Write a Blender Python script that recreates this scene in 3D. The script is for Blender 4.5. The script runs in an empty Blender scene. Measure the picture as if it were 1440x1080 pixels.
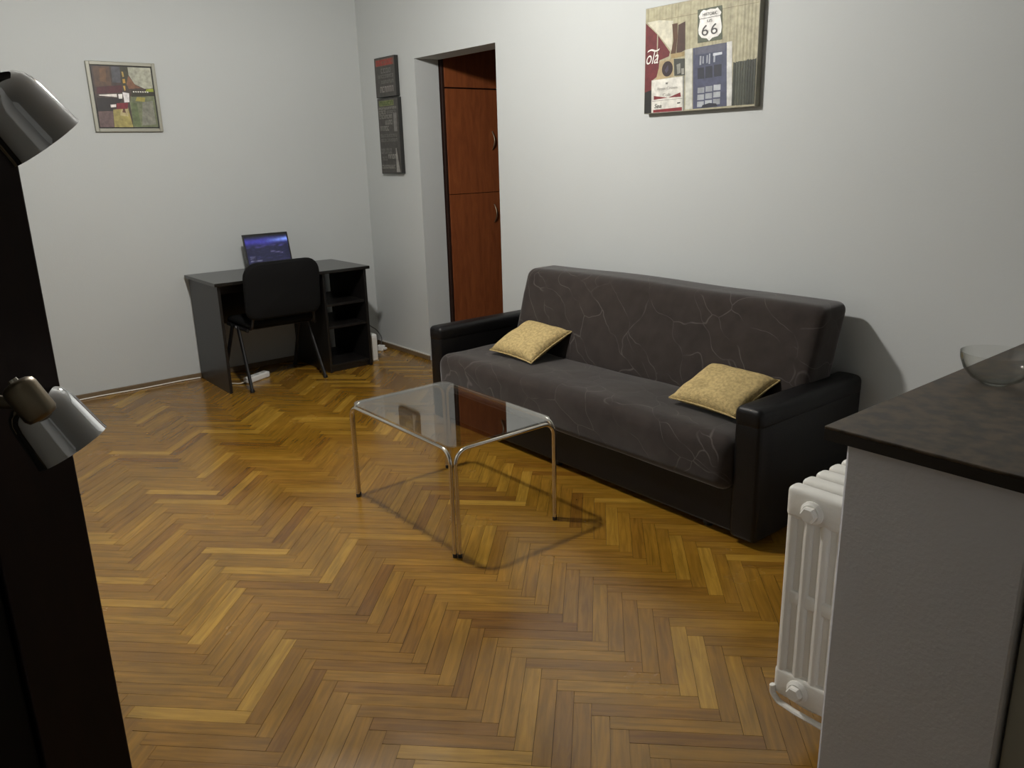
import bpy, bmesh, math, random
from mathutils import Vector, Matrix, noise
random.seed(7)
S = bpy.context.scene
C = S.collection
PI = math.pi

# ------------------------------------------------------------------ camera
F_PX = 1127.47
cam_d = bpy.data.cameras.new('camera'); cam = bpy.data.objects.new('camera', cam_d); C.objects.link(cam)
cam_d.sensor_fit = 'HORIZONTAL'; cam_d.sensor_width = 36.0; cam_d.lens = 36.0 * F_PX / 1440.0
cam_d.clip_start = 0.02
CP = Vector((5.876, -3.2765, 1.52))
CF = Vector((-0.750588, 0.600307, -0.276133)); CR = Vector((0.630255, 0.775943, -0.026284)); CU = Vector((-0.198485, 0.193763, 0.960760))
cam.matrix_world = Matrix(((CR.x, CU.x, -CF.x, CP.x), (CR.y, CU.y, -CF.y, CP.y), (CR.z, CU.z, -CF.z, CP.z), (0, 0, 0, 1)))
S.camera = cam

# ------------------------------------------------------------------ world, lamp settings, exposure
w = bpy.data.worlds.new('world'); S.world = w; w.use_nodes = True
w.node_tree.nodes['Background'].inputs[0].default_value = (0.02, 0.022, 0.03, 1)
w.node_tree.nodes['Background'].inputs[1].default_value = 0.2
LAMP = Vector((2.68, -1.84, 2.57)); LAMP_STRENGTH = 840.0; LAMP_COLOR = (1.0, 0.97, 0.935)
S.view_settings.view_transform = 'Standard'; S.view_settings.look = 'None'
S.view_settings.gamma = 1.0; S.view_settings.use_curve_mapping = False
S.view_settings.exposure = 0.0

# ------------------------------------------------------------------ material helpers
def lin(c):
    return tuple((v / 12.92 if v <= 0.04045 else ((v + 0.055) / 1.055) ** 2.4) for v in [x / 255.0 for x in c])
def new_mat(name):
    m = bpy.data.materials.new(name); m.use_nodes = True
    nt = m.node_tree; return m, nt, nt.nodes['Principled BSDF']
def N(nt, t, **kw):
    n = nt.nodes.new(t)
    for k, v in kw.items(): setattr(n, k, v)
    return n
def mat(name, rgb, rough=0.5, metal=0.0, var=0.0, scale=8.0, bump=0.0, bscale=60.0, stretch=(1, 1, 1), spec=0.5, rvar=0.0):
    m, nt, b = new_mat(name)
    col = lin(rgb)
    b.inputs['Roughness'].default_value = rough; b.inputs['Metallic'].default_value = metal
    b.inputs['Specular IOR Level'].default_value = spec
    tc = N(nt, 'ShaderNodeTexCoord'); mp = N(nt, 'ShaderNodeMapping'); mp.inputs['Scale'].default_value = stretch
    nt.links.new(tc.outputs['Object'], mp.inputs[0])
    nz = N(nt, 'ShaderNodeTexNoise'); nz.inputs['Scale'].default_value = scale; nz.inputs['Detail'].default_value = 5
    nt.links.new(mp.outputs[0], nz.inputs['Vector'])
    mx = N(nt, 'ShaderNodeMix', data_type='RGBA')
    mx.inputs[6].default_value = tuple(c * (1 - var) for c in col) + (1,)
    mx.inputs[7].default_value = tuple(min(1, c * (1 + var)) for c in col) + (1,)
    if var >= 0.17:
        ct_ = N(nt, 'ShaderNodeMapRange'); ct_.inputs[1].default_value = 0.36; ct_.inputs[2].default_value = 0.64
        nt.links.new(nz.outputs['Fac'], ct_.inputs[0]); nt.links.new(ct_.outputs[0], mx.inputs[0])
    else:
        nt.links.new(nz.outputs['Fac'], mx.inputs[0])
    nt.links.new(mx.outputs[2], b.inputs['Base Color'])
    if rvar:
        mr = N(nt, 'ShaderNodeMapRange'); mr.inputs[3].default_value = rough - rvar; mr.inputs[4].default_value = rough + rvar
        nt.links.new(nz.outputs['Fac'], mr.inputs[0]); nt.links.new(mr.outputs[0], b.inputs['Roughness'])
    if bump:
        n2 = N(nt, 'ShaderNodeTexNoise'); n2.inputs['Scale'].default_value = bscale; n2.inputs['Detail'].default_value = 4
        nt.links.new(mp.outputs[0], n2.inputs['Vector'])
        bp = N(nt, 'ShaderNodeBump'); bp.inputs['Strength'].default_value = bump; bp.inputs['Distance'].default_value = 0.01
        nt.links.new(n2.outputs['Fac'], bp.inputs['Height']); nt.links.new(bp.outputs[0], b.inputs['Normal'])
    return m
def wood(name, c1, c2, rough=0.35, stretch=(1, 1, 1), scale=6):
    m, nt, b = new_mat(name)
    tc = N(nt, 'ShaderNodeTexCoord'); mp = N(nt, 'ShaderNodeMapping'); mp.inputs['Scale'].default_value = stretch
    nt.links.new(tc.outputs['Object'], mp.inputs[0])
    nz = N(nt, 'ShaderNodeTexNoise'); nz.inputs['Scale'].default_value = scale; nz.inputs['Detail'].default_value = 8
    nz.inputs['Roughness'].default_value = 0.65; nz.inputs['Distortion'].default_value = 0.6
    nt.links.new(mp.outputs[0], nz.inputs['Vector'])
    r = N(nt, 'ShaderNodeValToRGB'); r.color_ramp.elements[0].position = 0.3; r.color_ramp.elements[1].position = 0.7
    r.color_ramp.elements[0].color = lin(c1) + (1,); r.color_ramp.elements[1].color = lin(c2) + (1,)
    nt.links.new(nz.outputs['Fac'], r.inputs[0]); nt.links.new(r.outputs[0], b.inputs['Base Color'])
    b.inputs['Roughness'].default_value = rough
    return m
def attr_mat(name, rough=0.6, emit=0.0, var=0.25, gain=1.0):
    """colour attribute 'col' (flat print), lightly mottled"""
    m, nt, b = new_mat(name)
    a = N(nt, 'ShaderNodeAttribute', attribute_name='col')
    tc = N(nt, 'ShaderNodeTexCoord'); nz = N(nt, 'ShaderNodeTexNoise'); nz.inputs['Scale'].default_value = 38; nz.inputs['Detail'].default_value = 6
    nt.links.new(tc.outputs['Object'], nz.inputs['Vector'])
    mr = N(nt, 'ShaderNodeMapRange'); mr.inputs[1].default_value = 0.3; mr.inputs[2].default_value = 0.7
    mr.inputs[3].default_value = (1 - var) * gain; mr.inputs[4].default_value = (1 + var) * gain
    nt.links.new(nz.outputs['Fac'], mr.inputs[0])
    mu = N(nt, 'ShaderNodeVectorMath', operation='SCALE')
    nt.links.new(a.outputs['Color'], mu.inputs[0]); nt.links.new(mr.outputs[0], mu.inputs['Scale'])
    if emit:
        b.inputs['Base Color'].default_value = (0.005, 0.005, 0.006, 1); b.inputs['Roughness'].default_value = 0.15
        nt.links.new(mu.outputs[0], b.inputs['Emission Color']); b.inputs['Emission Strength'].default_value = emit
    else:
        nt.links.new(mu.outputs[0], b.inputs['Base Color']); b.inputs['Roughness'].default_value = rough
    return m

def parquet_mat(name, per_object):
    m, nt, b = new_mat(name)
    if per_object:
        src = N(nt, 'ShaderNodeObjectInfo').outputs['Random']
    else:
        src = N(nt, 'ShaderNodeNewGeometry').outputs['Random Per Island']
    ramp = N(nt, 'ShaderNodeValToRGB'); cr = ramp.color_ramp
    stops = [(0.0, (116, 78, 24)), (0.08, (127, 89, 27)), (0.45, (135, 97, 29)), (0.80, (140, 102, 32)), (0.9, (153, 115, 39)), (1.0, (168, 129, 48))]
    cr.elements[0].position = 0; cr.elements[0].color = lin(stops[0][1]) + (1,)
    cr.elements[1].position = 1; cr.elements[1].color = lin(stops[-1][1]) + (1,)
    for p, c in stops[1:-1]:
        e = cr.elements.new(p); e.color = lin(c) + (1,)
    nt.links.new(src, ramp.inputs[0])
    uv = N(nt, 'ShaderNodeUVMap', uv_map='UVMap')
    off = N(nt, 'ShaderNodeVectorMath', operation='SCALE'); off.inputs[0].default_value = (37.0, 53.0, 0)
    nt.links.new(src, off.inputs['Scale'])
    ad = N(nt, 'ShaderNodeVectorMath', operation='ADD'); nt.links.new(uv.outputs[0], ad.inputs[0]); nt.links.new(off.outputs[0], ad.inputs[1])
    mp = N(nt, 'ShaderNodeMapping'); mp.inputs['Scale'].default_value = (5, 60, 1); nt.links.new(ad.outputs[0], mp.inputs[0])
    nz = N(nt, 'ShaderNodeTexNoise'); nz.inputs['Scale'].default_value = 1.0; nz.inputs['Detail'].default_value = 6; nz.inputs['Distortion'].default_value = 0.8
    nt.links.new(mp.outputs[0], nz.inputs['Vector'])
    mr = N(nt, 'ShaderNodeMapRange'); mr.inputs[1].default_value = 0.25; mr.inputs[2].default_value = 0.75; mr.inputs[3].default_value = 0.66; mr.inputs[4].default_value = 1.24
    nt.links.new(nz.outputs['Fac'], mr.inputs[0])
    mu = N(nt, 'ShaderNodeVectorMath', operation='SCALE'); nt.links.new(ramp.outputs[0], mu.inputs[0]); nt.links.new(mr.outputs[0], mu.inputs['Scale'])
    # broad stains and wear across the floor
    g = N(nt, 'ShaderNodeNewGeometry'); n2 = N(nt, 'ShaderNodeTexNoise'); n2.inputs['Scale'].default_value = 2.6; n2.inputs['Detail'].default_value = 5
    nt.links.new(g.outputs['Position'], n2.inputs['Vector'])
    mr2 = N(nt, 'ShaderNodeMapRange'); mr2.inputs[1].default_value = 0.3; mr2.inputs[2].default_value = 0.7; mr2.inputs[3].default_value = 0.8; mr2.inputs[4].default_value = 1.1
    nt.links.new(n2.outputs['Fac'], mr2.inputs[0])
    mu2 = N(nt, 'ShaderNodeVectorMath', operation='SCALE'); nt.links.new(mu.outputs[0], mu2.inputs[0]); nt.links.new(mr2.outputs[0], mu2.inputs['Scale'])
    nt.links.new(mu2.outputs[0], b.inputs['Base Color'])
    mr3 = N(nt, 'ShaderNodeMapRange'); mr3.inputs[1].default_value = 0.3; mr3.inputs[2].default_value = 0.7; mr3.inputs[3].default_value = 0.17; mr3.inputs[4].default_value = 0.28
    nt.links.new(n2.outputs['Fac'], mr3.inputs[0]); nt.links.new(mr3.outputs[0], b.inputs['Roughness'])
    b.inputs['Specular IOR Level'].default_value = 0.75
    bp = N(nt, 'ShaderNodeBump'); bp.inputs['Strength'].default_value = 0.05; bp.inputs['Distance'].default_value = 0.004
    nt.links.new(nz.outputs['Fac'], bp.inputs['Height']); nt.links.new(bp.outputs[0], b.inputs['Normal'])
    return m

def fabric_mat(name):
    """dark grey upholstery with fine wandering pale stitched lines"""
    m, nt, b = new_mat(name)
    tc = N(nt, 'ShaderNodeTexCoord')
    nz = N(nt, 'ShaderNodeTexNoise'); nz.inputs['Scale'].default_value = 3.2; nz.inputs['Detail'].default_value = 2.5
    nt.links.new(tc.outputs['Object'], nz.inputs['Vector'])
    sc = N(nt, 'ShaderNodeVectorMath', operation='SCALE'); sc.inputs['Scale'].default_value = 0.24; nt.links.new(nz.outputs['Color'], sc.inputs[0])
    ad = N(nt, 'ShaderNodeVectorMath', operation='ADD'); nt.links.new(tc.outputs['Object'], ad.inputs[0]); nt.links.new(sc.outputs[0], ad.inputs[1])
    mp = N(nt, 'ShaderNodeMapping', vector_type='TEXTURE'); mp.inputs['Rotation'].default_value = (0, 0.6, -0.45); mp.inputs['Scale'].default_value = (0.42, 0.17, 0.15)
    nt.links.new(ad.outputs[0], mp.inputs[0])
    vo = N(nt, 'ShaderNodeTexVoronoi', feature='DISTANCE_TO_EDGE'); vo.inputs['Scale'].default_value = 1.0; nt.links.new(mp.outputs[0], vo.inputs['Vector'])
    ln = N(nt, 'ShaderNodeMapRange'); ln.inputs[1].default_value = 0.0; ln.inputs[2].default_value = 0.014; ln.inputs[3].default_value = 1; ln.inputs[4].default_value = 0
    nt.links.new(vo.outputs['Distance'], ln.inputs[0])
    n3 = N(nt, 'ShaderNodeTexNoise'); n3.inputs['Scale'].default_value = 9; nt.links.new(tc.outputs['Object'], n3.inputs['Vector'])
    br = N(nt, 'ShaderNodeMapRange'); br.inputs[1].default_value = 0.34; br.inputs[2].default_value = 0.56; nt.links.new(n3.outputs['Fac'], br.inputs[0])
    mul = N(nt, 'ShaderNodeMath', operation='MULTIPLY'); nt.links.new(ln.outputs[0], mul.inputs[0]); nt.links.new(br.outputs[0], mul.inputs[1])
    m2 = N(nt, 'ShaderNodeMath', operation='MULTIPLY'); m2.inputs[1].default_value = 0.3; nt.links.new(mul.outputs[0], m2.inputs[0])
    fine = N(nt, 'ShaderNodeTexNoise'); fine.inputs['Scale'].default_value = 14; fine.inputs['Detail'].default_value = 8; nt.links.new(tc.outputs['Object'], fine.inputs['Vector'])
    basec = N(nt, 'ShaderNodeMix', data_type='RGBA'); basec.inputs[6].default_value = lin((34, 29, 27)) + (1,); basec.inputs[7].default_value = lin((58, 51, 47)) + (1,)
    nt.links.new(fine.outputs['Fac'], basec.inputs[0])
    mx = N(nt, 'ShaderNodeMix', data_type='RGBA'); nt.links.new(m2.outputs[0], mx.inputs[0]); nt.links.new(basec.outputs[2], mx.inputs[6]); mx.inputs[7].default_value = lin((128, 120, 117)) + (1,)
    nt.links.new(mx.outputs[2], b.inputs['Base Color']); b.inputs['Roughness'].default_value = 0.9
    b.inputs['Sheen Weight'].default_value = 0.4; b.inputs['Sheen Roughness'].default_value = 0.4; b.inputs['Specular IOR Level'].default_value = 0.2
    bp = N(nt, 'ShaderNodeBump'); bp.inputs['Strength'].default_value = 0.35; bp.inputs['Distance'].default_value = 0.01
    nt.links.new(vo.outputs['Distance'], bp.inputs['Height']); nt.links.new(bp.outputs[0], b.inputs['Normal'])
    return m

M = {}
M['wall'] = mat('wall_paint', (187, 190, 188), 0.85, var=0.02, scale=3, bump=0.05, bscale=90)
M['ceiling'] = mat('ceiling_paint', (180, 183, 181), 0.9, var=0.01)
M['lowwall'] = mat('low_wall_paint', (216, 217, 222), 0.85, var=0.05, scale=4, bump=0.12, bscale=120)
M['subfloor'] = mat('subfloor', (38, 24, 14), 0.9, var=0.2)
M['board'] = parquet_mat('parquet_board', True); M['board_rest'] = parquet_mat('parquet_rest', False)
M['baseboard'] = wood('baseboard_wood', (96, 80, 58), (118, 98, 72), 0.5, (1, 1, 6))
M['wtrim'] = mat('white_trim', (214, 212, 204), 0.6, var=0.03)
M['fabric'] = fabric_mat('sofa_fabric')
M['leather'] = mat('black_leatherette', (10, 9, 10), 0.4, var=0.15, scale=30, bump=0.15, bscale=260, spec=0.3)
M['black'] = mat('black_plastic', (20, 20, 21), 0.45, var=0.1)
M['pillow'] = mat('mustard_fabric', (188, 166, 116), 0.95, var=0.18, scale=75, bump=0.6, bscale=240, spec=0.15)
M['desk'] = wood('black_brown_laminate', (19, 17, 16), (27, 25, 23), 0.36, (2, 2, 10))
M['desktop'] = wood('desktop_laminate', (22, 20, 18), (30, 28, 25), 0.2, (2, 2, 10))
M['chairfab'] = mat('black_chair_fabric', (12, 12, 12), 0.85, var=0.15, scale=90, bump=0.2, bscale=500, spec=0.2)
M['chairmet'] = mat('black_chair_metal', (26, 25, 25), 0.4, var=0.05)
M['chrome'] = mat('chrome', (222, 222, 224), 0.06, 1.0, var=0.02)
M['steel'] = mat('table_chrome', (214, 208, 198), 0.16, 1.0, var=0.04)
M['bronze'] = mat('smoky_chrome', (150, 138, 118), 0.42, 1.0, var=0.08)
M['radiator'] = mat('radiator_enamel', (228, 226, 218), 0.30, var=0.03, scale=12, bump=0.08, bscale=80)
M['whiteplast'] = mat('white_plastic', (226, 226, 222), 0.4, var=0.02)
M['counter'] = mat('stone_laminate', (68, 58, 46), 0.42, var=0.6, scale=30, rvar=0.1, spec=0.35)
M['counteredge'] = mat('counter_edge', (26, 22, 18), 0.5, var=0.1)
M['cabinet'] = wood('dark_wenge', (30, 17, 14), (44, 25, 20), 0.5, (6, 6, 1))
M['cabinet2'] = mat('dark_recess', (16, 13, 13), 0.6, var=0.1)
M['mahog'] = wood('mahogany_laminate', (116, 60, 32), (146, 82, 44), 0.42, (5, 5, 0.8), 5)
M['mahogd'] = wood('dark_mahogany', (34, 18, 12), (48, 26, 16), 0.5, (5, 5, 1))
M['frame'] = mat('champagne_frame', (146, 145, 132), 0.45, 0.2, var=0.05)
M['print'] = attr_mat('printed_canvas', 0.6, var=0.2, gain=0.95)
M['paint'] = attr_mat('painted_canvas', 0.5, var=0.3, gain=0.95)
M['screen'] = attr_mat('lit_screen', emit=1.0, var=0.2)
M['canvas_side'] = mat('canvas_side', (140, 137, 122), 0.8, var=0.2)
M['sign_side'] = mat('sign_side', (40, 40, 38), 0.8, var=0.1)
M['kitchen'] = mat('kitchen_carcass', (150, 150, 138), 0.6, var=0.05)
M['ltext'] = mat('print_dark', (70, 68, 66), 0.6); M['lwhite'] = mat('print_white', (225, 222, 214), 0.6); M['lgrey'] = mat('print_grey', (150, 147, 142), 0.6)
M['silver'] = mat('silver_logo', (190, 190, 192), 0.3, 0.8)
M['cable'] = mat('white_cable', (220, 216, 206), 0.5); M['cabled'] = mat('grey_cable', (70, 70, 68), 0.5)
def glass(name, tint, gloss=0.04, power=5, edge=None):
    """thin sheet glass: angle-dependent (Schlick) reflection over tinted clear transmission"""
    m, nt, b = new_mat(name); nt.nodes.remove(b)
    out = nt.nodes['Material Output']
    tr = N(nt, 'ShaderNodeBsdfTransparent'); tr.inputs[0].default_value = tint + (1,)
    gl = N(nt, 'ShaderNodeBsdfGlossy'); gl.inputs['Roughness'].default_value = 0.02
    lw = N(nt, 'ShaderNodeLayerWeight'); pw_ = N(nt, 'ShaderNodeMath', operation='POWER'); pw_.inputs[1].default_value = power; nt.links.new(lw.outputs['Facing'], pw_.inputs[0])
    mu = N(nt, 'ShaderNodeMath', operation='MULTIPLY_ADD'); mu.inputs[1].default_value = 1 - gloss; mu.inputs[2].default_value = gloss; nt.links.new(pw_.outputs[0], mu.inputs[0])
    if edge:   # tint darkened at grazing angles, painting in the dark outline refraction gives
        p4 = N(nt, 'ShaderNodeMath', operation='POWER'); p4.inputs[1].default_value = 3; nt.links.new(lw.outputs['Facing'], p4.inputs[0])
        em = N(nt, 'ShaderNodeMix', data_type='RGBA'); em.inputs[6].default_value = tint + (1,); em.inputs[7].default_value = edge + (1,)
        nt.links.new(p4.outputs[0], em.inputs[0]); nt.links.new(em.outputs[2], tr.inputs[0])
    mx = N(nt, 'ShaderNodeMixShader'); nt.links.new(mu.outputs[0], mx.inputs[0]); nt.links.new(tr.outputs[0], mx.inputs[1]); nt.links.new(gl.outputs[0], mx.inputs[2])
    nt.links.new(mx.outputs[0], out.inputs['Surface'])
    return m
M['glass'] = glass('smoked_glass', (0.93, 0.94, 0.93), 0.06, 3); M['bowlglass'] = glass('clear_glass', (0.985, 0.987, 0.98), 0.03, 5, (0.40, 0.41, 0.36))
def emitter(name, color, s):
    m, nt, b = new_mat(name)
    b.inputs['Base Color'].default_value = (1, 1, 1, 1)
    b.inputs['Emission Color'].default_value = color + (1,); b.inputs['Emission Strength'].default_value = s
    return m
M['bulb'] = emitter('lit_globe', LAMP_COLOR, LAMP_STRENGTH)

# ------------------------------------------------------------------ object helpers
def link(name, me, m=None, parent=None, smooth=False):
    o = bpy.data.objects.new(name, me); C.objects.link(o)
    if m is not None and not me.materials: me.materials.append(M[m] if isinstance(m, str) else m)
    if parent is not None: o.parent = parent
    if smooth: me.polygons.foreach_set('use_smooth', [True] * len(me.polygons))
    return o
def obj(name, bm, m, parent=None, smooth=False, sharp=40):
    bmesh.ops.recalc_face_normals(bm, faces=bm.faces[:])
    me = bpy.data.meshes.new(name); bm.to_mesh(me); bm.free()
    o = link(name, me, m, parent, smooth)
    if smooth: me.set_sharp_from_angle(angle=math.radians(sharp))
    return o
def thing(name, label, cat, loc=(0, 0, 0), rotz=0, group=None):
    o = bpy.data.objects.new(name, None); C.objects.link(o); o.location = loc; o.rotation_euler = (0, 0, rotz)
    o.empty_display_size = 0.05
    return tag(o, label, cat, group)
def tag(o, label, cat, group=None):
    o['label'] = label; o['category'] = cat
    if group: o['group'] = group
    return o
def struct(o, label=None):
    o['kind'] = 'structure'
    if label: o['label'] = label
    return o
def box(bm, x0, x1, y0, y1, z0, z1, bev=0.0, seg=2):
    g = bmesh.ops.create_cube(bm, size=1.0)
    for v in g['verts']:
        v.co = Vector((x0 + (v.co.x + .5) * (x1 - x0), y0 + (v.co.y + .5) * (y1 - y0), z0 + (v.co.z + .5) * (z1 - z0)))
    if bev:
        es = list({e for v in g['verts'] for e in v.link_edges})
        bmesh.ops.bevel(bm, geom=es, offset=bev, segments=seg, affect='EDGES', profile=0.5)
    return bm
def bx(*a, **k): return box(bmesh.new(), *a, **k)
def rings(bm, rs, closed_caps=True, loop=False):
    """join successive vertex rings (lists of Vectors) with quads"""
    V = [[bm.verts.new(p) for p in r] for r in rs]; n = len(rs[0])
    pairs = list(zip(V, V[1:])) + ([(V[-1], V[0])] if loop else [])
    for a, b in pairs:
        for i in range(n): bm.faces.new((a[i], a[(i + 1) % n], b[(i + 1) % n], b[i]))
    if closed_caps and not loop:
        bm.faces.new(V[0][::-1]); bm.faces.new(V[-1])
    return bm
def fillet(pts, r, seg=6):
    out = [Vector(pts[0])]
    for a, b, c in zip(pts, pts[1:], pts[2:]):
        a, b, c = Vector(a), Vector(b), Vector(c)
        d1 = (a - b).normalized(); d2 = (c - b).normalized(); ang = d1.angle(d2)
        if ang > PI - 0.02: out.append(b); continue
        t = min(r / math.tan(ang / 2), (a - b).length * .49, (c - b).length * .49); rr = t * math.tan(ang / 2)
        ctr = b + (d1 + d2).normalized() * (rr / math.sin(ang / 2))
        p0 = b + d1 * t; p1 = b + d2 * t; v0 = p0 - ctr; v1 = p1 - ctr; A = v0.angle(v1)
        for k in range(seg + 1):
            s = k / seg
            out.append(ctr + (v0 * math.sin((1 - s) * A) + v1 * math.sin(s * A)) / math.sin(A))
    out.append(Vector(pts[-1])); return out
def tube(bm, pts, r, n=12, r2=None):
    """sweep a circle (or an oval r x r2) along a polyline"""
    pts = [Vector(p) for p in pts]; rs = []; up = None
    for i, p in enumerate(pts):
        t = ((pts[i + 1] - p).normalized() if i < len(pts) - 1 else Vector()) + ((p - pts[i - 1]).normalized() if i else Vector()); t.normalize()
        if up is None:
            up = Vector((0, 0, 1)) if abs(t.z) < .9 else Vector((1, 0, 0))
        s = t.cross(up).normalized(); up = s.cross(t).normalized()
        rs.append([p + s * math.cos(2 * PI * k / n) * r + up * math.sin(2 * PI * k / n) * (r2 or r) for k in range(n)])
    return rings(bm, rs)
def lathe(bm, prof, n=24, mtx=None):
    mtx = mtx or Matrix()
    rs = [[mtx @ Vector((r * math.cos(2 * PI * k / n), r * math.sin(2 * PI * k / n), z)) for k in range(n)] for r, z in prof]
    return rings(bm, rs)
def axis_mtx(o, d):
    q = Vector((0, 0, 1)).rotation_difference(Vector(d).normalized())
    return Matrix.Translation(Vector(o)) @ q.to_matrix().to_4x4()
def rbox(hx, hy, hz, r, n=(8, 4, 4), m=4, deform=None):
    """rounded box with an even skin, optional deform(Vector)->Vector"""
    def ax(h, k):
        a = [-h + r * (1 - math.cos(j / m * PI / 2)) for j in range(m)]
        inner = [-h + r + (2 * h - 2 * r) * j / k for j in range(k + 1)]
        return a + inner + [-x for x in a[::-1]]
    X, Y, Z = ax(hx, n[0]), ax(hy, n[1]), ax(hz, n[2])
    bm = bmesh.new(); cache = {}; h = (hx, hy, hz)
    def vert(p):
        k = tuple(round(c, 6) for c in p)
        if k not in cache:
            inn = Vector([max(-(h[i] - r), min(h[i] - r, p[i])) for i in range(3)]); d = Vector(p) - inn
            q = inn + d.normalized() * r if d.length > 1e-9 else inn
            cache[k] = bm.verts.new(deform(q) if deform else q)
        return cache[k]
    def face(A, B, f):
        for i in range(len(A) - 1):
            for j in range(len(B) - 1):
                vs = [vert(f(A[i], B[j])), vert(f(A[i + 1], B[j])), vert(f(A[i + 1], B[j + 1])), vert(f(A[i], B[j + 1]))]
                if len(set(vs)) == 4: bm.faces.new(vs)
    for s in (-1, 1):
        face(X, Y, lambda a, b: (a, b, s * hz)); face(X, Z, lambda a, b: (a, s * hy, b)); face(Y, Z, lambda a, b: (s * hx, a, b))
    return bm
def round_outline(w, h, rt, rb, n=7):
    """outline of a w x h plate centred on 0, top corner radius rt, bottom rb"""
    pts = []
    for cx, cy, r, a0 in ((w / 2 - rt, h / 2 - rt, rt, 0), (-w / 2 + rt, h / 2 - rt, rt, 90), (-w / 2 + rb, -h / 2 + rb, rb, 180), (w / 2 - rb, -h / 2 + rb, rb, 270)):
        for k in range(n): a = math.radians(a0 + 90 * k / (n - 1)); pts.append((cx + r * math.cos(a), cy + r * math.sin(a)))
    return pts
def pad(w, h, t, rt, rb, place):
    """upholstered pad: rounded outline, soft edges, place(u, v, depth)->Vector"""
    o = round_outline(w, h, rt, rb); rs = []
    for sc, d in ((.05, 0), (.5, 0), (.9, 0.0), (.97, .12), (1, .35), (1, .65), (.97, .88), (.9, 1), (.5, 1), (.05, 1)):
        rs.append([place(x * sc, y * sc, d * t) for x, y in o])
    return rings(bmesh.new(), rs)
def colored(polys, place, m, name, parent, step=0.00012):
    """flat print: [(colour, [(s,t)...])...], later ones lie a hair proud of earlier ones"""
    bm = bmesh.new(); L = bm.loops.layers.float_color.new('col')
    for i, (c, ps) in enumerate(polys):
        f = bm.faces.new([bm.verts.new(place(s, t, i * step)) for s, t in ps])
        for l in f.loops: l[L] = lin(c) + (1,)
    me = bpy.data.meshes.new(name); bm.to_mesh(me); bm.free()
    return link(name, me, m, parent)
def text(name, body, mtx, width, height, m, parent, shear=0.0):
    cu = bpy.data.curves.new(name, 'FONT'); cu.body = body; cu.shear = shear; cu.resolution_u = 4
    o = bpy.data.objects.new(name, cu); C.objects.link(o)
    me = bpy.data.meshes.new_from_object(o.evaluated_get(bpy.context.evaluated_depsgraph_get()))
    bpy.data.objects.remove(o); bpy.data.curves.remove(cu)
    xs = [v.co.x for v in me.vertices]; ys = [v.co.y for v in me.vertices]; x0, x1, y0, y1 = min(xs), max(xs), min(ys), max(ys)
    for v in me.vertices:
        v.co = mtx @ Vector(((v.co.x - x0) / (x1 - x0) * width, (v.co.y - y0) / (y1 - y0) * height, 0))
    me.materials.clear(); return link(name, me, m, parent)

# ================================================================== SETTING
ROOM_X1, ROOM_Y0, ROOM_H = 9.2, -3.75, 2.85
WT = 0.20
DX0, DX1, DZ = 0.783, 1.706, 2.177       # doorway in the sofa wall
fl = struct(obj('floor', bx(0, ROOM_X1, ROOM_Y0, 0, -0.10, -0.014), 'subfloor'), 'herringbone oak parquet floor with a worn glossy varnish')
struct(obj('ceiling', bx(-WT, ROOM_X1 + WT, ROOM_Y0 - WT, WT, ROOM_H, ROOM_H + 0.1), 'ceiling'))
struct(obj('wall_desk', bx(-WT, 0, ROOM_Y0 - WT, 0, -0.1, ROOM_H), 'wall'), 'white wall behind the desk')
bm = bmesh.new()
# sofa wall: one mesh with a real opening
xs = [-WT, DX0, DX1, ROOM_X1 + WT]; zs = [-0.1, DZ, ROOM_H]
for i in range(3):
    for j in range(2):
        if i == 1 and j == 0: continue
        box(bm, xs[i], xs[i + 1], 0, WT, zs[j], zs[j + 1])
bmesh.ops.remove_doubles(bm, verts=bm.verts[:], dist=1e-5)
inner = [f for f in bm.faces if sum(1 for g in bm.faces if g is not f and (g.calc_center_median() - f.calc_center_median()).length < 1e-5)]
bmesh.ops.delete(bm, geom=inner, context='FACES')
struct(obj('wall_sofa', bm, 'wall'), 'white wall behind the sofa with an open doorway')
struct(obj('wall_left', bx(0, ROOM_X1, ROOM_Y0 - WT, ROOM_Y0, -0.1, ROOM_H), 'wall'))
struct(obj('wall_back', bx(ROOM_X1, ROOM_X1 + WT, ROOM_Y0 - WT, 0, -0.1, ROOM_H), 'wall'))
# hallway beyond the doorway
struct(obj('floor_hall', bx(-0.0, 2.7, 0.0, 2.5, -0.10, -0.002), 'subfloor')); 
struct(obj('ceiling_hall', bx(-0.2, 2.9, 0.2, 2.7, 2.6, 2.7), 'ceiling'))
struct(obj('wall_hall_far', bx(-0.2, 2.9, 2.5, 2.7, -0.1, 2.6), 'wall'))
struct(obj('wall_hall_left', bx(-0.2, 0.0, 0.2, 2.5, -0.1, 2.6), 'wall'))
struct(obj('wall_hall_right', bx(2.7, 2.9, 0.2, 2.5, -0.1, 2.6), 'wall'))
# baseboards: thin wooden strip with a painted top line
struct(obj('baseboard_desk', bx(0.0005, 0.014, ROOM_Y0 + 0.005, -0.001, 0.0, 0.036, bev=0.003), 'baseboard'))
b2 = struct(obj('baseboard_sofa', bx(0.016, DX0 - 0.003, -0.014, -0.0005, 0.0, 0.034, bev=0.003), 'baseboard'))
obj('top_line', bx(0.016, DX0 - 0.003, -0.008, -0.0005, 0.034, 0.042), 'wtrim', b2)
struct(obj('baseboard_right', bx(DX1 + 0.003, 5.1, -0.014, -0.0005, 0.0, 0.034, bev=0.003), 'baseboard'))

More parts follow.
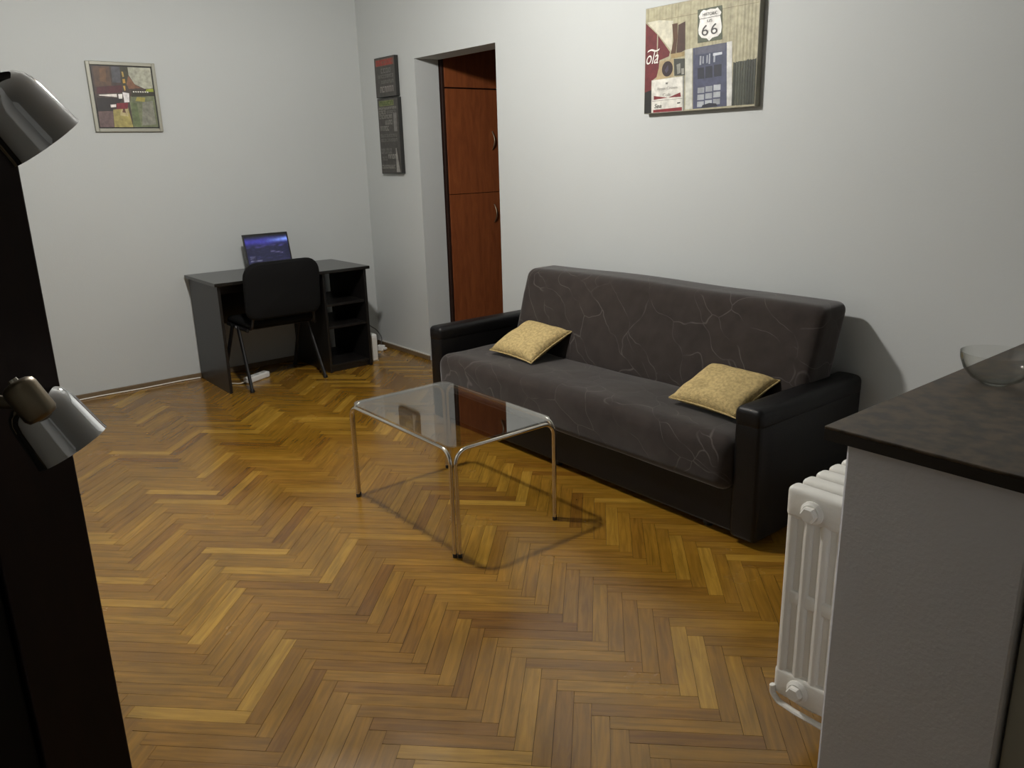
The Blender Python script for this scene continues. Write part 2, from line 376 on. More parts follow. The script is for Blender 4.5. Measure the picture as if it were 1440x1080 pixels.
# ------------------------------------------------------------------ parquet boards (herringbone at 45 degrees)
BW, BL = 0.051, 0.357; R2 = math.sqrt(2)
def uv2xy(u, v): return ((u - v) / R2, (u + v) / R2)
boards = []
for n in range(-150, 151):
    for mth in range(-12, 13):
        u0 = 1.467 + n * BW + mth * 2 * BL; vt = -4.15 - n * BW
        boards.append((u0, u0 + BL, vt - BW, vt, 0))
        uR = u0 + BL; boards.append((uR, uR + BW, vt - BW, vt - BW + BL, 1))
def clip(poly):
    for ax, lim, sg in ((0, 0.001, 1), (0, ROOM_X1 - .001, -1), (1, ROOM_Y0 + .001, 1), (1, -0.001, -1)):
        out = []
        for a, b in zip(poly, poly[1:] + poly[:1]):
            da, db = (a[ax] - lim) * sg, (b[ax] - lim) * sg
            if da >= 0: out.append(a)
            if (da >= 0) != (db >= 0):
                t = da / (da - db); out.append((a[0] + (b[0] - a[0]) * t, a[1] + (b[1] - a[1]) * t))
        poly = out
        if len(poly) < 3: return []
    return poly
def px(x, y, z):
    d = Vector((x, y, z)) - CP; dz = d.dot(CF)
    if dz < .1: return None
    return (720 + F_PX * d.dot(CR) / dz, 540 - F_PX * d.dot(CU) / dz)
def hidden(x, y):
    return (2.0 < x < 4.3 and y > -0.74) or (x > 4.95 and y > -1.85) or (x < .6 and -.75 < y < -.4)
cand, rest = [], []
for u0, u1, v0, v1, k in boards:
    cs = [uv2xy(u0, v0), uv2xy(u1, v0), uv2xy(u1, v1), uv2xy(u0, v1)]
    cl = clip(cs)
    if not cl: continue
    cx = sum(p[0] for p in cs) / 4; cy = sum(p[1] for p in cs) / 4
    whole = all(0.002 < p[0] < ROOM_X1 - .002 and ROOM_Y0 + .002 < p[1] < -.002 for p in cs)
    ps = [px(p[0], p[1], 0) for p in cs]; area = 0
    if all(ps) and not hidden(cx, cy):
        pc = px(cx, cy, 0)
        if 95 + .105 * (pc[1] - 550) < pc[0] < 1150 and pc[1] < 1085:
            area = abs(sum(a[0] * b[1] - a[1] * b[0] for a, b in zip(ps, ps[1:] + ps[:1]))) / 2
    (cand if whole and area > 0 else rest).append((area, cs, cl, cx, cy, k))
cand.sort(key=lambda c: -c[0]); rest += cand[300:]; cand = cand[:300]
GAP = 0.0005
bm = bx(-BL / 2 + GAP, BL / 2 - GAP, -BW / 2 + GAP, BW / 2 - GAP, -0.013, 0)
uvl = bm.loops.layers.uv.new('UVMap')
for f in bm.faces:
    for l in f.loops: l[uvl].uv = (l.vert.co.x, l.vert.co.y)
bme = bpy.data.meshes.new('parquet_board'); bm.to_mesh(bme); bm.free(); bme.materials.append(M['board'])
for a, cs, cl, cx, cy, k in cand:
    o = bpy.data.objects.new('parquet_board', bme); C.objects.link(o); o.parent = fl
    o.location = (cx, cy, random.uniform(-0.0005, 0)); o.rotation_euler = (random.gauss(0, .0014), random.gauss(0, .0005), (PI / 4 if k == 0 else 3 * PI / 4))
bm = bmesh.new(); uvl = bm.loops.layers.uv.new('UVMap')
for a, cs, cl, cx, cy, k in rest:
    ctr = (sum(p[0] for p in cl) / len(cl), sum(p[1] for p in cl) / len(cl)); zt = random.uniform(-0.0006, 0)
    top = [bm.verts.new((p[0] + (ctr[0] - p[0]) * .006, p[1] + (ctr[1] - p[1]) * .006, zt)) for p in cl]
    bot = [bm.verts.new((v.co.x, v.co.y, -0.013)) for v in top]
    try: fs = [bm.faces.new(top)]
    except ValueError: continue
    for i in range(len(top)): fs.append(bm.faces.new((top[i], top[(i + 1) % len(top)], bot[(i + 1) % len(top)], bot[i])))
    ca, sa = math.cos(PI / 4 if k == 0 else 3 * PI / 4), math.sin(PI / 4 if k == 0 else 3 * PI / 4)
    for f in fs:
        for l in f.loops:
            dx, dy = l.vert.co.x - cx, l.vert.co.y - cy; l[uvl].uv = (dx * ca + dy * sa, -dx * sa + dy * ca)
o = obj('parquet_rest', bm, 'board_rest', fl); o['kind'] = 'stuff'

# ------------------------------------------------------------------ low peninsula wall
struct(obj('wall_peninsula', bx(5.145, 5.474, -1.87, -0.001, 0, 0.972, bev=0.006), 'lowwall'), 'low white partition wall under the dark countertop')

# ================================================================== CEILING LAMP (out of frame, lights the room)
lamp = thing('ceiling_lamp', 'round glowing globe lamp hanging from the ceiling above the glass table', 'lamp', (LAMP.x, LAMP.y, ROOM_H))
dz = LAMP.z - ROOM_H
obj('canopy', lathe(bmesh.new(), [(0.055, -0.0005), (0.055, -0.012), (0.03, -0.03), (0.008, -0.034)], 24), 'chrome', lamp, True)
obj('rod', tube(bmesh.new(), [(0, 0, -0.03), (0, 0, dz + 0.085)], 0.006, 10), 'chrome', lamp, True)
obj('socket', lathe(bmesh.new(), [(0.012, dz + 0.1), (0.03, dz + 0.085), (0.032, dz + 0.06)], 20), 'chrome', lamp, True)
obj('added_shade', lathe(bmesh.new(), [(0.03, dz + 0.088), (0.09, dz + 0.085), (0.165, dz + 0.05), (0.166, dz + 0.047), (0.09, dz + 0.081), (0.03, dz + 0.084)], 36), 'bronze', lamp, True)  # unseen dish, added to keep the globe's light off the ceiling
obj('globe', lathe(bmesh.new(), [(0.075 * math.sin(t * PI / 16) + 1e-4, dz + 0.075 * math.cos(t * PI / 16)) for t in range(17)], 28), 'bulb', lamp, True)

# ================================================================== SOFA
SX0, SX1 = 2.005, 4.25
sofa = thing('sofa', 'long dark grey sofa with black leatherette arms and stitched line pattern', 'sofa', ((SX0 + SX1) / 2, -0.45, 0))
sc = Vector(sofa.location)
def rel(o, root): o.location = Vector(o.location) - Vector(root.location); return o
def place(o, root, loc):
    o.location = Vector(loc) - Vector(root.location); return o
cx = (2.125 + 4.125) / 2
def seatdef(p):
    e = (1 - (p.x / 1.0) ** 4) * (1 - (p.y / .245) ** 4 * .6)
    q = p.copy()
    if p.z > 0: q.z += .018 * e + noise.noise(Vector((p.x * 3.1, p.y * 4, 1.3))) * .008
    if p.y < -.15: q.y += noise.noise(Vector((p.x * 2.6, p.z * 6, 7.7))) * .012 - .012 * (1 - (p.z / .112) ** 2)
    return q
o = obj('seat', rbox(1.0, 0.245, 0.112, 0.055, (60, 14, 8), 5, seatdef), 'fabric', sofa, True, 180); place(o, sofa, (cx, -0.575, 0.318))
bxc = (2.285 + 4.165) / 2; bhw = (4.165 - 2.285) / 2
def backdef(p):
    q = p.copy(); q.y += .30 * (p.z + .23)
    if p.y < 0: q.y += -.012 * (1 - (p.z / .24) ** 2) * (1 - (p.x / bhw) ** 4) + noise.noise(Vector((p.x * 2.2, p.z * 4, 3.1))) * .010
    q.z += noise.noise(Vector((p.x * 1.7, p.y * 3, 9))) * .006 + (.010 * (1 - (p.x / bhw) ** 2) - .006 if p.z > .1 else 0)
    return q
o = obj('backrest', rbox(bhw, 0.108, 0.235, 0.042, (60, 6, 16), 5, backdef), 'fabric', sofa, True, 180); place(o, sofa, (bxc, -0.302, 0.648))
o = obj('base', bx(2.12, 4.13, -0.768, -0.14, 0.03, 0.235, bev=0.012), 'leather', sofa); place(o, sofa, (0, 0, 0))
o = obj('back_panel', bx(2.12, 4.13, -0.16, -0.10, 0.05, 0.44, bev=0.012), 'leather', sofa); place(o, sofa, (0, 0, 0))
for x0, x1 in ((SX0, 2.125), (4.125, SX1)):
    hx = (x1 - x0) / 2
    a = obj('arm', rbox(hx - .002, 0.368, 0.252, 0.02, (2, 8, 6), 3), 'leather', sofa, True, 180); place(a, sofa, ((x0 + x1) / 2, -0.422, 0.277))
    def paddef(p, hx=hx):
        q = p.copy()
        if p.z > 0: q.z += .006 * (1 - (p.x / hx) ** 2)
        return q
    o = obj('arm_pad', rbox(hx, 0.371, 0.042, 0.026, (3, 10, 2), 4, paddef), 'leather', a, True, 180)
    o.location = (0, 0, 0.252)
    for y in (-0.70, -0.2):
        o = obj('foot', lathe(bmesh.new(), [(0.02, 0), (0.024, 0.006), (0.022, 0.04)], 14), 'black', sofa, True); place(o, sofa, ((x0 + x1) / 2, y, 0))
for x in (3.05, 3.98):
    o = obj('foot', lathe(bmesh.new(), [(0.02, 0), (0.024, 0.006), (0.022, 0.04)], 14), 'black', sofa, True); place(o, sofa, (x, -0.72, 0))

# ------------------------------------------------------------------ throw pillows
def pillow(label, loc, rot, w, d, t, seed):
    bm = bmesh.new(); n = 22; top, bot = [], []
    for i in range(n + 1):
        for j in range(n + 1):
            u, v = 2 * i / n - 1, 2 * j / n - 1
            k = max(0.0, (1 - u ** 4) * (1 - v ** 4)) ** .55
            pin = 1 - .07 * (1 - u * u) * abs(v) ** 3 - .0; pin2 = 1 - .07 * (1 - v * v) * abs(u) ** 3
            x, y = u * w / 2 * pin2, v * d / 2 * pin
            nz = noise.noise(Vector((u * 2.1 + seed, v * 2.1, seed))) * .012 * k
            top.append((x, y, t / 2 * k + nz)); bot.append((x, y, -t / 2 * k * .8 + nz * .5))
    vt = [bm.verts.new(p) for p in top]
    vb = [vt[i * (n + 1) + j] if i in (0, n) or j in (0, n) else bm.verts.new(bot[i * (n + 1) + j]) for i in range(n + 1) for j in range(n + 1)]
    for i in range(n):
        for j in range(n):
            q = [i * (n + 1) + j, (i + 1) * (n + 1) + j, (i + 1) * (n + 1) + j + 1, i * (n + 1) + j + 1]
            bm.faces.new([vt[k] for k in q]); bm.faces.new([vb[k] for k in q[::-1]])
    root = thing('throw_pillow', label, 'pillow', loc, 0, 'mustard throw pillows on the sofa'); root.rotation_euler = rot
    obj('cover', bm, 'pillow', root, True, 180)
    loop = [Vector(top[k]) for k in [i * (n + 1) for i in range(n + 1)] + [n * (n + 1) + j for j in range(1, n + 1)] + [i * (n + 1) + n for i in range(n - 1, -1, -1)] + [j for j in range(n - 1, 0, -1)]]
    obj('piping', tube(bmesh.new(), loop + [loop[0]], 0.0035, 6), 'pillow', root, True)
    return root
pillow('mustard pillow beside the left arm of the sofa near the doorway', (2.58, -0.505, 0.527), (0.42, 0.02, -0.03), 0.37, 0.31, 0.10, 1.5)
pillow('mustard pillow beside the right arm of the sofa near the radiator', (3.865, -0.505, 0.522), (0.36, 0.02, -0.03), 0.36, 0.30, 0.10, 4.2)

# ================================================================== COFFEE TABLE
TX0, TX1, TY0, TY1, TH = 2.705, 3.516, -1.688, -1.160, 0.452
tb = thing('coffee_table', 'low coffee table with a smoked glass top on bent chrome tubes', 'table', ((TX0 + TX1) / 2, (TY0 + TY1) / 2, 0))
r = 0.0085; ins = 0.014
def utube(a, b):
    d = (Vector(b) - Vector(a)).normalized()
    pts = fillet([(a[0], a[1], 0.004), (a[0], a[1], TH - r), (b[0], b[1], TH - r), (b[0], b[1], 0.004)], 0.055, 8)
    o = obj('frame_tube', tube(bmesh.new(), pts, r, 14), 'steel', tb, True); place(o, tb, (0, 0, 0))
    for p in (a, b):
        f = obj('foot_cap', lathe(bmesh.new(), [(0.0092, 0), (0.0095, 0.014), (0.0086, 0.016)], 14), 'black', o, True); f.location = (p[0], p[1], 0)
for y in (TY0, TY1): utube((TX0 + ins, y), (TX1 - ins, y))
for x in (TX0, TX1): utube((x, TY0 + ins), (x, TY1 - ins))
def glass_outline(g, c):
    x0, x1, y0, y1 = TX0 + g, TX1 - g, TY0 + g, TY1 - g; pts = []
    for cx_, cy_, a0 in ((x1 - c, y1 - c, 0), (x0 + c, y1 - c, 90), (x0 + c, y0 + c, 180), (x1 - c, y0 + c, 270)):
        for k in range(6): a = math.radians(a0 + 18 * k); pts.append((cx_ + c * math.cos(a), cy_ + c * math.sin(a)))
    return pts
GO = glass_outline(0.004, 0.045); GI = glass_outline(0.0055, 0.0445)
z0 = TH + 0.0004
o = obj('glass_top', rings(bmesh.new(), [[Vector((x, y, z)) for x, y in R] for R, z in ((GI, z0), (GO, z0 + .0012), (GO, z0 + .0048), (GI, z0 + .006))]), 'glass', tb); place(o, tb, (0, 0, 0))

# ================================================================== DESK
dk = thing('desk', 'black-brown computer desk with open shelves on its right side', 'desk', (0.32, -0.955, 0))
def dpart(name, *a, bev=0.002):
    o = obj(name, bx(*a, bev=bev), 'desk', dk); place(o, dk, (0, 0, 0)); return o
DT = 0.757
o = dpart('desktop', 0.016, 0.625, -1.527, -0.385, DT - 0.022, DT, bev=0.003); o.data.materials[0] = M['desktop']
dpart('side_panel', 0.025, 0.592, -1.503, -1.483, 0, DT - 0.022); dpart('side_panel', 0.025, 0.592, -0.422, -0.402, 0, DT - 0.022)
dpart('divider_panel', 0.025, 0.592, -0.752, -0.733, 0, DT - 0.022)
dpart('modesty_panel', 0.06, 0.077, -1.483, -0.752, 0.385, DT - 0.022)
dpart('front_rail', 0.50, 0.516, -1.483, -0.752, DT - 0.09, DT - 0.022)
for z in (0.506, 0.341, 0.056): dpart('shelf', 0.04, 0.575, -0.733, -0.422, z - 0.018, z)
dpart('plinth', 0.55, 0.566, -0.733, -0.422, 0.0, 0.038)

# ------------------------------------------------------------------ laptop
lp = thing('laptop', 'open black laptop with a blue night view on its screen, standing on the desk', 'laptop', (0.30, -0.9635, DT))
def lpart(name, bm, m, parent=lp, **k): return obj(name, bm, m, parent, **k)
W2 = 0.1715
lpart('base', bx(-0.09, 0.145, -W2, W2, 0.0005, 0.017, bev=0.004), 'black')
kb = lpart('keyboard', bx(-0.075, 0.035, -0.15, 0.15, 0.0165, 0.0185, bev=0.0008), 'chairmet')
lpart('touchpad', bx(0.05, 0.125, -0.055, 0.045, 0.0165, 0.0176), 'cabinet2')
tilt = math.radians(14)
lid = lpart('screen_lid', bx(-0.004, 0.004, -W2, W2, 0.0, 0.245, bev=0.003), 'black'); lid.location = (-0.088, 0, 0.016); lid.rotation_euler = (0, -tilt, 0)
bm = bmesh.new(); LC = bm.loops.layers.float_color.new('col'); NX, NY = 48, 28
def scol(s, t):
    n1 = noise.noise(Vector((s * 3, t * 9, 2))); n2 = noise.noise(Vector((s * 9, t * 26, 5)))
    c = Vector((.006, .007, .034))
    band = math.exp(-((t - .80 - .04 * n1) / .10) ** 2)
    c += Vector((.03, .025, .26)) * band * (1.1 - .4 * s)
    br = math.exp(-((t - .83 + .03 * (1 - s)) / .055) ** 2) * max(0, (s - .40) / .6) ** 1.4
    c += Vector((.22, .36, .85)) * br
    c += Vector((.05, .04, .18)) * math.exp(-((t - .62) / .03) ** 2) * max(0, n2 + .3) * (1 if s > .2 else .4)
    d = abs((t - .43) + .30 * (s - .6)); c += Vector((.10, .09, .18)) * math.exp(-(d / .016) ** 2) * (1 if .55 < s < .85 else 0)
    c += Vector((.02, .02, .07)) * max(0, n2) * (1 - t)
    if .06 < s < .17 and .20 < t < .29: c += Vector((.10, .10, .16)) * (.5 + n2)
    if .06 < s < .32 and .115 < t < .15: c += Vector((.12, .12, .17)) * (.7 + n2)
    if t > .93: c *= .35
    return c
for i in range(NX):
    for j in range(NY):
        qs = [(i, j), (i + 1, j), (i + 1, j + 1), (i, j + 1)]
        f = bm.faces.new([bm.verts.new((0.0046, -W2 + .012 + (2 * W2 - .024) * a / NX, 0.022 + 0.208 * b_ / NY)) for a, b_ in qs])
        for l, (a, b_) in zip(f.loops, qs): l[LC] = tuple(max(0, x) for x in scol(a / NX, b_ / NY)) + (1,)
me = bpy.data.meshes.new('display'); bm.to_mesh(me); bm.free(); link('display', me, 'screen', lid)
obj('logo', bx(0.004, 0.0048, -0.012, 0.012, 0.008, 0.015), 'silver', lid)
for y in (-0.11, 0.11): lpart('hinge', tube(bmesh.new(), [(-0.09, y - .02, 0.016), (-0.09, y + .02, 0.016)], 0.005, 10), 'chairmet', smooth=True)

# ------------------------------------------------------------------ office chair
ch = thing('office_chair', 'black padded visitor chair with tubular legs pushed up to the desk', 'chair', (0.45, -1.106, 0))
def bplace(u, v, d):
    z = 0.688 + v; return Vector((0.245 + (z - .5) * .10 + .05 - d + .35 * (-u * u) * .9, u, z))
obj('backrest', pad(0.535, 0.385, 0.05, 0.10, 0.07, bplace), 'chairfab', ch, True, 60)
def splace(u, v, d): return Vector((-0.005 - v, u, 0.432 + d - .02 * max(0, v - .12) / .1))
obj('seat', pad(0.50, 0.44, 0.052, 0.08, 0.05, splace), 'chairfab', ch, True, 60)
obj('seat_shell', pad(0.47, 0.41, 0.012, 0.08, 0.05, lambda u, v, d: Vector((-0.005 - v, u, 0.421 + d))), 'black', ch, True, 60)
for s in (-1, 1):
    l = obj('leg', tube(bmesh.new(), [(0.03, s * .25, 0.425), (0.217, s * .272, 0.012)], 0.011, 12, 0.018), 'chairmet', ch, True)
    o = obj('foot_cap', lathe(bmesh.new(), [(0.015, 0), (0.0165, 0.012), (0.014, 0.02)], 14), 'black', l, True); o.location = (0.219, s * .272, 0)
    l = obj('leg', tube(bmesh.new(), [(-0.07, s * .25, 0.425), (-0.295, s * .272, 0.012)], 0.011, 12, 0.018), 'chairmet', ch, True)
    o = obj('foot_cap', lathe(bmesh.new(), [(0.015, 0), (0.0165, 0.012), (0.014, 0.02)], 14), 'black', l, True); o.location = (-0.297, s * .272, 0)
    obj('side_rail', tube(bmesh.new(), [(-0.18, s * .245, 0.42), (0.19, s * .245, 0.42)], 0.009, 12, 0.014), 'chairmet', ch, True)
    obj('upright', tube(bmesh.new(), fillet([(0.05, s * .225, 0.42), (0.225, s * .225, 0.43), (0.265, s * .20, 0.66)], .05, 6), 0.009, 12), 'chairmet', ch, True)
    o = obj('bolt', lathe(bmesh.new(), [(0.011, 0), (0.011, .004), (0.006, .008)], 12, axis_mtx((0.03, s * .262, 0.425), (0, s, 0))), 'silver', ch, True)
obj('cross_bar', tube(bmesh.new(), [(0.0, -.245, 0.413), (0.0, .245, 0.413)], 0.009, 12), 'chairmet', ch, True)

# ------------------------------------------------------------------ power strip, cables, router
ps = thing('power_strip', 'white power strip lying on the floor under the desk', 'power strip', (0.37, -1.225, 0), PI / 2 + 0.45)
obj('body', bx(-0.105, 0.105, -0.03, 0.03, 0.0005, 0.042, bev=0.008), 'whiteplast', ps)
for x in (-0.065, 0.0, 0.065): obj('socket', lathe(bmesh.new(), [(0.021, 0.0415), (0.021, 0.0432), (0.017, 0.0432), (0.016, 0.042)], 18, Matrix.Translation((x, 0, 0))), 'wtrim', ps, True)
obj('lead', tube(bmesh.new(), fillet([(-0.103, 0, 0.02), (-0.145, 0.02, 0.008), (-0.15, 0.10, 0.0045), (-0.10, 0.30, 0.0045), (0.0, 0.36, 0.0045)], .04), 0.004, 8), 'cable', ps, True)
tag(obj('wall_cable', tube(bmesh.new(), [(0.022, ROOM_Y0 + .01, .006)] + [(0.021 + .006 * math.sin(k * 1.7), -3.6 + k * .14, 0.0055) for k in range(15)] + [(0.024, -1.53, 0.0055), (0.03, -1.515, 0.0055)], 0.0045, 8), 'cable', None, True), 'thin white cable running along the baseboard left of the desk', 'cable')
rt = thing('router_box', 'upright white plastic box on the floor at the right side of the desk', 'box', (0.46, -0.335, 0))
obj('body', bx(-0.10, 0.06, -0.028, 0.028, 0.006, 0.215, bev=0.012, seg=3), 'whiteplast', rt, True)
obj('stand', bx(-0.09, 0.05, -0.034, 0.034, 0.0, 0.008, bev=0.002), 'whiteplast', rt)
obj('grille', bx(0.0595, 0.061, -0.016, 0.016, 0.03, 0.19), 'wtrim', rt)
ad = thing('plug_adapter', 'small white plug adapter on the floor behind the white box', 'adapter', (0.22, -0.115, 0), 0.4)
obj('body', bx(-0.03, 0.03, -0.022, 0.022, 0.0, 0.045, bev=0.006), 'whiteplast', ad)
obj('pins', bx(0.03, 0.055, -0.012, 0.012, 0.014, 0.03, bev=0.003), 'whiteplast', ad)
tag(obj('grey_cable', tube(bmesh.new(), fillet([(0.36, -0.33, 0.19), (0.25, -0.26, 0.26), (0.14, -0.10, 0.16), (0.16, -0.06, 0.09), (0.2, -0.1, 0.048)], .06), 0.004, 8), 'cabled', None, True), 'thin grey cable looping from the white box down to the plug adapter', 'cable')

# ================================================================== WARDROBE IN THE HALL
wd = thing('wardrobe', 'mahogany brown built-in wardrobe seen through the open doorway', 'wardrobe', (0.42, 0.72, 0))
def wpart(name, *a, m='mahog', bev=0.003, parent=wd):
    o = obj(name, bx(*a, bev=bev), m, parent)
    if parent is wd: place(o, wd, (0, 0, 0))
    return o
WX = 0.80
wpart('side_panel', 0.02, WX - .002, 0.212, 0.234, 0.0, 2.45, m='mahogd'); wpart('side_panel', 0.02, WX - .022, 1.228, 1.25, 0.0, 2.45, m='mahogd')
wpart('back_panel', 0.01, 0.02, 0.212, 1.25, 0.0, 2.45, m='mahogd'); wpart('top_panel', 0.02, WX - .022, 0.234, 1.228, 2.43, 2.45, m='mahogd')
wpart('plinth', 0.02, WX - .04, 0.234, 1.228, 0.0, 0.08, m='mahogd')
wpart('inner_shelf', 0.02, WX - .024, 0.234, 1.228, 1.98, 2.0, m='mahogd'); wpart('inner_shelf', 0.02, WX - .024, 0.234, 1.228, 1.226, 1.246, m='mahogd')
def handle(z, y, d):
    pts = [(WX - .0, y, z - .065)] + [(WX + .004 + .026 * math.sin(PI * k / 10), y, z - .065 + .13 * k / 10) for k in range(11)] + [(WX, y, z + .065)]
    h = obj('handle', tube(bmesh.new(), pts, 0.005, 10), 'bronze', d, True); h.location = -Vector(d.location) - Vector(wd.location) + Vector((0, 0, 0)); return h
for (y0, y1, hy) in ((0.238, 0.722, 0.655), (0.728, 1.224, 0.795)):
    for (z0, z1, hz) in ((0.085, 1.234, 1.075), (1.238, 1.985, 1.62), (1.995, 2.428, None)):
        d = obj('door', bx(WX - .02, WX, y0, y1, z0, z1, bev=0.002), 'mahog', wd); place(d, wd, (0, 0, 0))
        if hz: handle(hz, hy, d)

# ================================================================== PICTURES
# small abstract painting on the desk wall
pw, ph = 0.418, 0.428
pt = thing('framed_painting', 'small square abstract painting in a pale champagne frame above the desk', 'painting', (0.0, -1.738, 1.937))
fw = 0.022
for nm, a in (('frame_side', (0.001, .022, -pw / 2, -pw / 2 + fw, -ph / 2, ph / 2)), ('frame_side', (0.001, .022, pw / 2 - fw, pw / 2, -ph / 2, ph / 2)), ('frame_side', (0.001, .022, -pw / 2 + fw, pw / 2 - fw, -ph / 2, -ph / 2 + fw)), ('frame_side', (0.001, .022, -pw / 2 + fw, pw / 2 - fw, ph / 2 - fw, ph / 2))):
    obj(nm, bx(*a, bev=0.003), 'frame', pt)
obj('backing', bx(0.001, 0.009, -pw / 2 + fw, pw / 2 - fw, -ph / 2 + fw, ph / 2 - fw), 'black', pt)
iw, ih = pw - 2 * fw - .014, ph - 2 * fw - .014
cv = obj('canvas', bx(0.009, 0.015, -iw / 2, iw / 2, -ih / 2, ih / 2), 'canvas_side', pt)
art = [((64, 50, 42), [(0, 0), (1, 0), (1, 1), (0, 1)]),
 ((84, 62, 44), [(.03, .66), (.30, .69), (.30, 1), (.03, 1)]), ((104, 74, 46), [(.12, .76), (.22, .74), (.24, .97), (.14, .97)]), ((76, 76, 80), [(.32, .74), (.46, .74), (.48, 1), (.33, 1)]),
 ((58, 56, 34), [(.47, .70), (.60, .70), (.62, 1), (.48, 1)]),
 ((166, 166, 148), [(.61, .87), (.69, .72), (.85, .65), (1, .66), (1, 1), (.61, 1)]), ((120, 82, 56), [(.55, .72), (.60, .86), (.70, .71), (.80, .66), (.58, .64)]),
 ((74, 26, 30), [(.03, .55), (.46, .58), (.47, .70), (.05, .66)]), ((30, 22, 20), [(0, .28), (.32, .32), (.45, .48), (.02, .49)]), ((26, 18, 16), [(0, .26), (.26, .27), (.26, .33), (0, .33)]),
 ((98, 78, 76), [(0, 0), (.23, 0), (.26, .27), (.01, .26)]),
 ((108, 114, 84), [(.57, 0), (1, 0), (1, .54), (.59, .52), (.56, .40)]), ((92, 104, 66), [(.56, .02), (.70, 0), (.68, .40), (.58, .42)]), ((126, 126, 112), [(.72, .03), (.97, .05), (.96, .45), (.78, .42)]), ((160, 150, 70), [(.66, .44), (.82, .43), (.84, .50), (.70, .51)]),
 ((158, 146, 82), [(.24, 0), (.56, 0), (.52, .33), (.37, .31), (.26, .29)]), ((176, 162, 116), [(.36, .20), (.50, .18), (.52, .31), (.40, .30)]),
 ((120, 22, 34), [(.32, .30), (.51, .31), (.53, .41), (.34, .40)]), ((90, 60, 40), [(.41, .25), (.47, .24), (.46, .31), (.43, .31)]),
 ((46, 42, 24), [(.60, .51), (1, .53), (1, .62), (.62, .62)]), ((150, 160, 50), [(.86, .60), (1, .60), (1, .655), (.88, .645)]),
 ((220, 214, 206), [(.06, .535), (.36, .553), (.36, .50), (.07, .519)]), ((232, 228, 222), [(.384, .548), (.456, .556), (.443, .475), (.384, .475)]), ((226, 222, 220), [(.461, .584), (.571, .569), (.557, .421), (.469, .413), (.469, .488)]), ((228, 220, 214), [(.229, .374), (.323, .382), (.317, .335), (.229, .327)]),
 ((178, 150, 76), [(.494, .922), (.522, .922), (.53, .839), (.502, .831)]), ((186, 146, 60), [(.493, .803), (.536, .805), (.536, .735), (.493, .73)]), ((182, 148, 70), [(.488, .688), (.523, .691), (.52, .616), (.499, .608)])]
for k in range(7): art.append(((222, 218, 206), [(.64 + k * .04, .585 + .003 * (k % 2)), (.665 + k * .04, .583), (.667 + k * .04, .604), (.642 + k * .04, .607)]))
colored(art, lambda s, t, d: Vector((0.0151 + d * .6, -iw / 2 + s * iw, -ih / 2 + t * ih)), 'paint', 'brushwork', cv)

# two stacked dark boards with faded lettering by the doorway
def board(label, x0, x1, z0, z1, prints):
    t = thing('wall_sign', label, 'sign', ((x0 + x1) / 2, 0, (z0 + z1) / 2), 0, 'dark lettered boards beside the doorway')
    W, H = x1 - x0, z1 - z0
    obj('panel', bx(-W / 2, W / 2, -0.032, -0.001, -H / 2, H / 2, bev=0.002), 'sign_side', t)
    colored([((74, 72, 68), [(.01, .01), (.99, .01), (.99, .99), (.01, .99)])] + prints, lambda s, u, d: Vector((-W / 2 + s * W, -0.0322 - d, -H / 2 + u * H)), 'print', 'print', t, 0.00002)
    return t
def letters(col, s0, s1, t0, t1, n):
    """a faded row of block letters too small to read: separate strokes"""
    out = []; w_ = (s1 - s0) / n
    for k in range(n):
        a, b = s0 + k * w_ + w_ * .10, s0 + (k + 1) * w_ - w_ * .10; h = t1 - t0; q = random.random()
        out.append((col, [(a, t0), (a + .3 * (b - a), t0), (a + .3 * (b - a), t1), (a, t1)]))
        if q < .75: out.append((col, [(b - .3 * (b - a), t0), (b, t0), (b, t1), (b - .3 * (b - a), t1)]))
        if q > .2: out.append((col, [(a, t1 - .22 * h), (b, t1 - .22 * h), (b, t1), (a, t1)]))
        if q > .5 or q < .2: out.append((col, [(a, t0), (b, t0), (b, t0 + .22 * h), (a, t0 + .22 * h)]))
    return out
G1, G2 = (128, 126, 120), (108, 106, 102)
board('upper dark board with a red strip of lettering beside the doorway', 0.283, 0.572, 1.946, 2.222,
      [((122, 82, 70), [(.06, .78), (.94, .78), (.94, .95), (.06, .95)])] + letters((150, 52, 46), .10, .90, .80, .93, 7) + letters(G2, .3, .8, .60, .72, 4) + letters(G2, .16, .92, .48, .56, 9) + letters(G2, .3, .92, .34, .42, 7) + letters((140, 134, 130), .22, .90, .12, .27, 6))
board('lower dark board with a green strip of lettering beside the doorway', 0.290, 0.582, 1.398, 1.938,
      [((112, 118, 76), [(.08, .90), (.80, .90), (.80, .97), (.08, .97)])] + letters((70, 84, 40), .12, .76, .91, .96, 5) + letters(G1, .06, .92, .855, .885, 9) + letters(G1, .06, .40, .795, .845, 4) + letters(G2, .45, .9, .80, .84, 5)
      + letters(G1, .06, .70, .735, .785, 8) + letters(G1, .34, .70, .655, .715, 4) + letters(G1, .08, .52, .575, .64, 5) + [((118, 116, 112), [(.76, .56), (.92, .56), (.92, .80), (.76, .80)])]
      + letters(G2, .08, .9, .49, .53, 11) + letters(G2, .08, .9, .43, .47, 9) + letters(G2, .06, .60, .27, .34, 6) + letters((140, 138, 132), .40, .80, .20, .26, 4) + letters(G2, .1, .36, .18, .23, 4) + letters(G1, .06, .74, .07, .12, 9)
      + [((144, 142, 136), [(.78, .02), (.96, .02), (.90, .16), (.84, .34), (.80, .34)])])

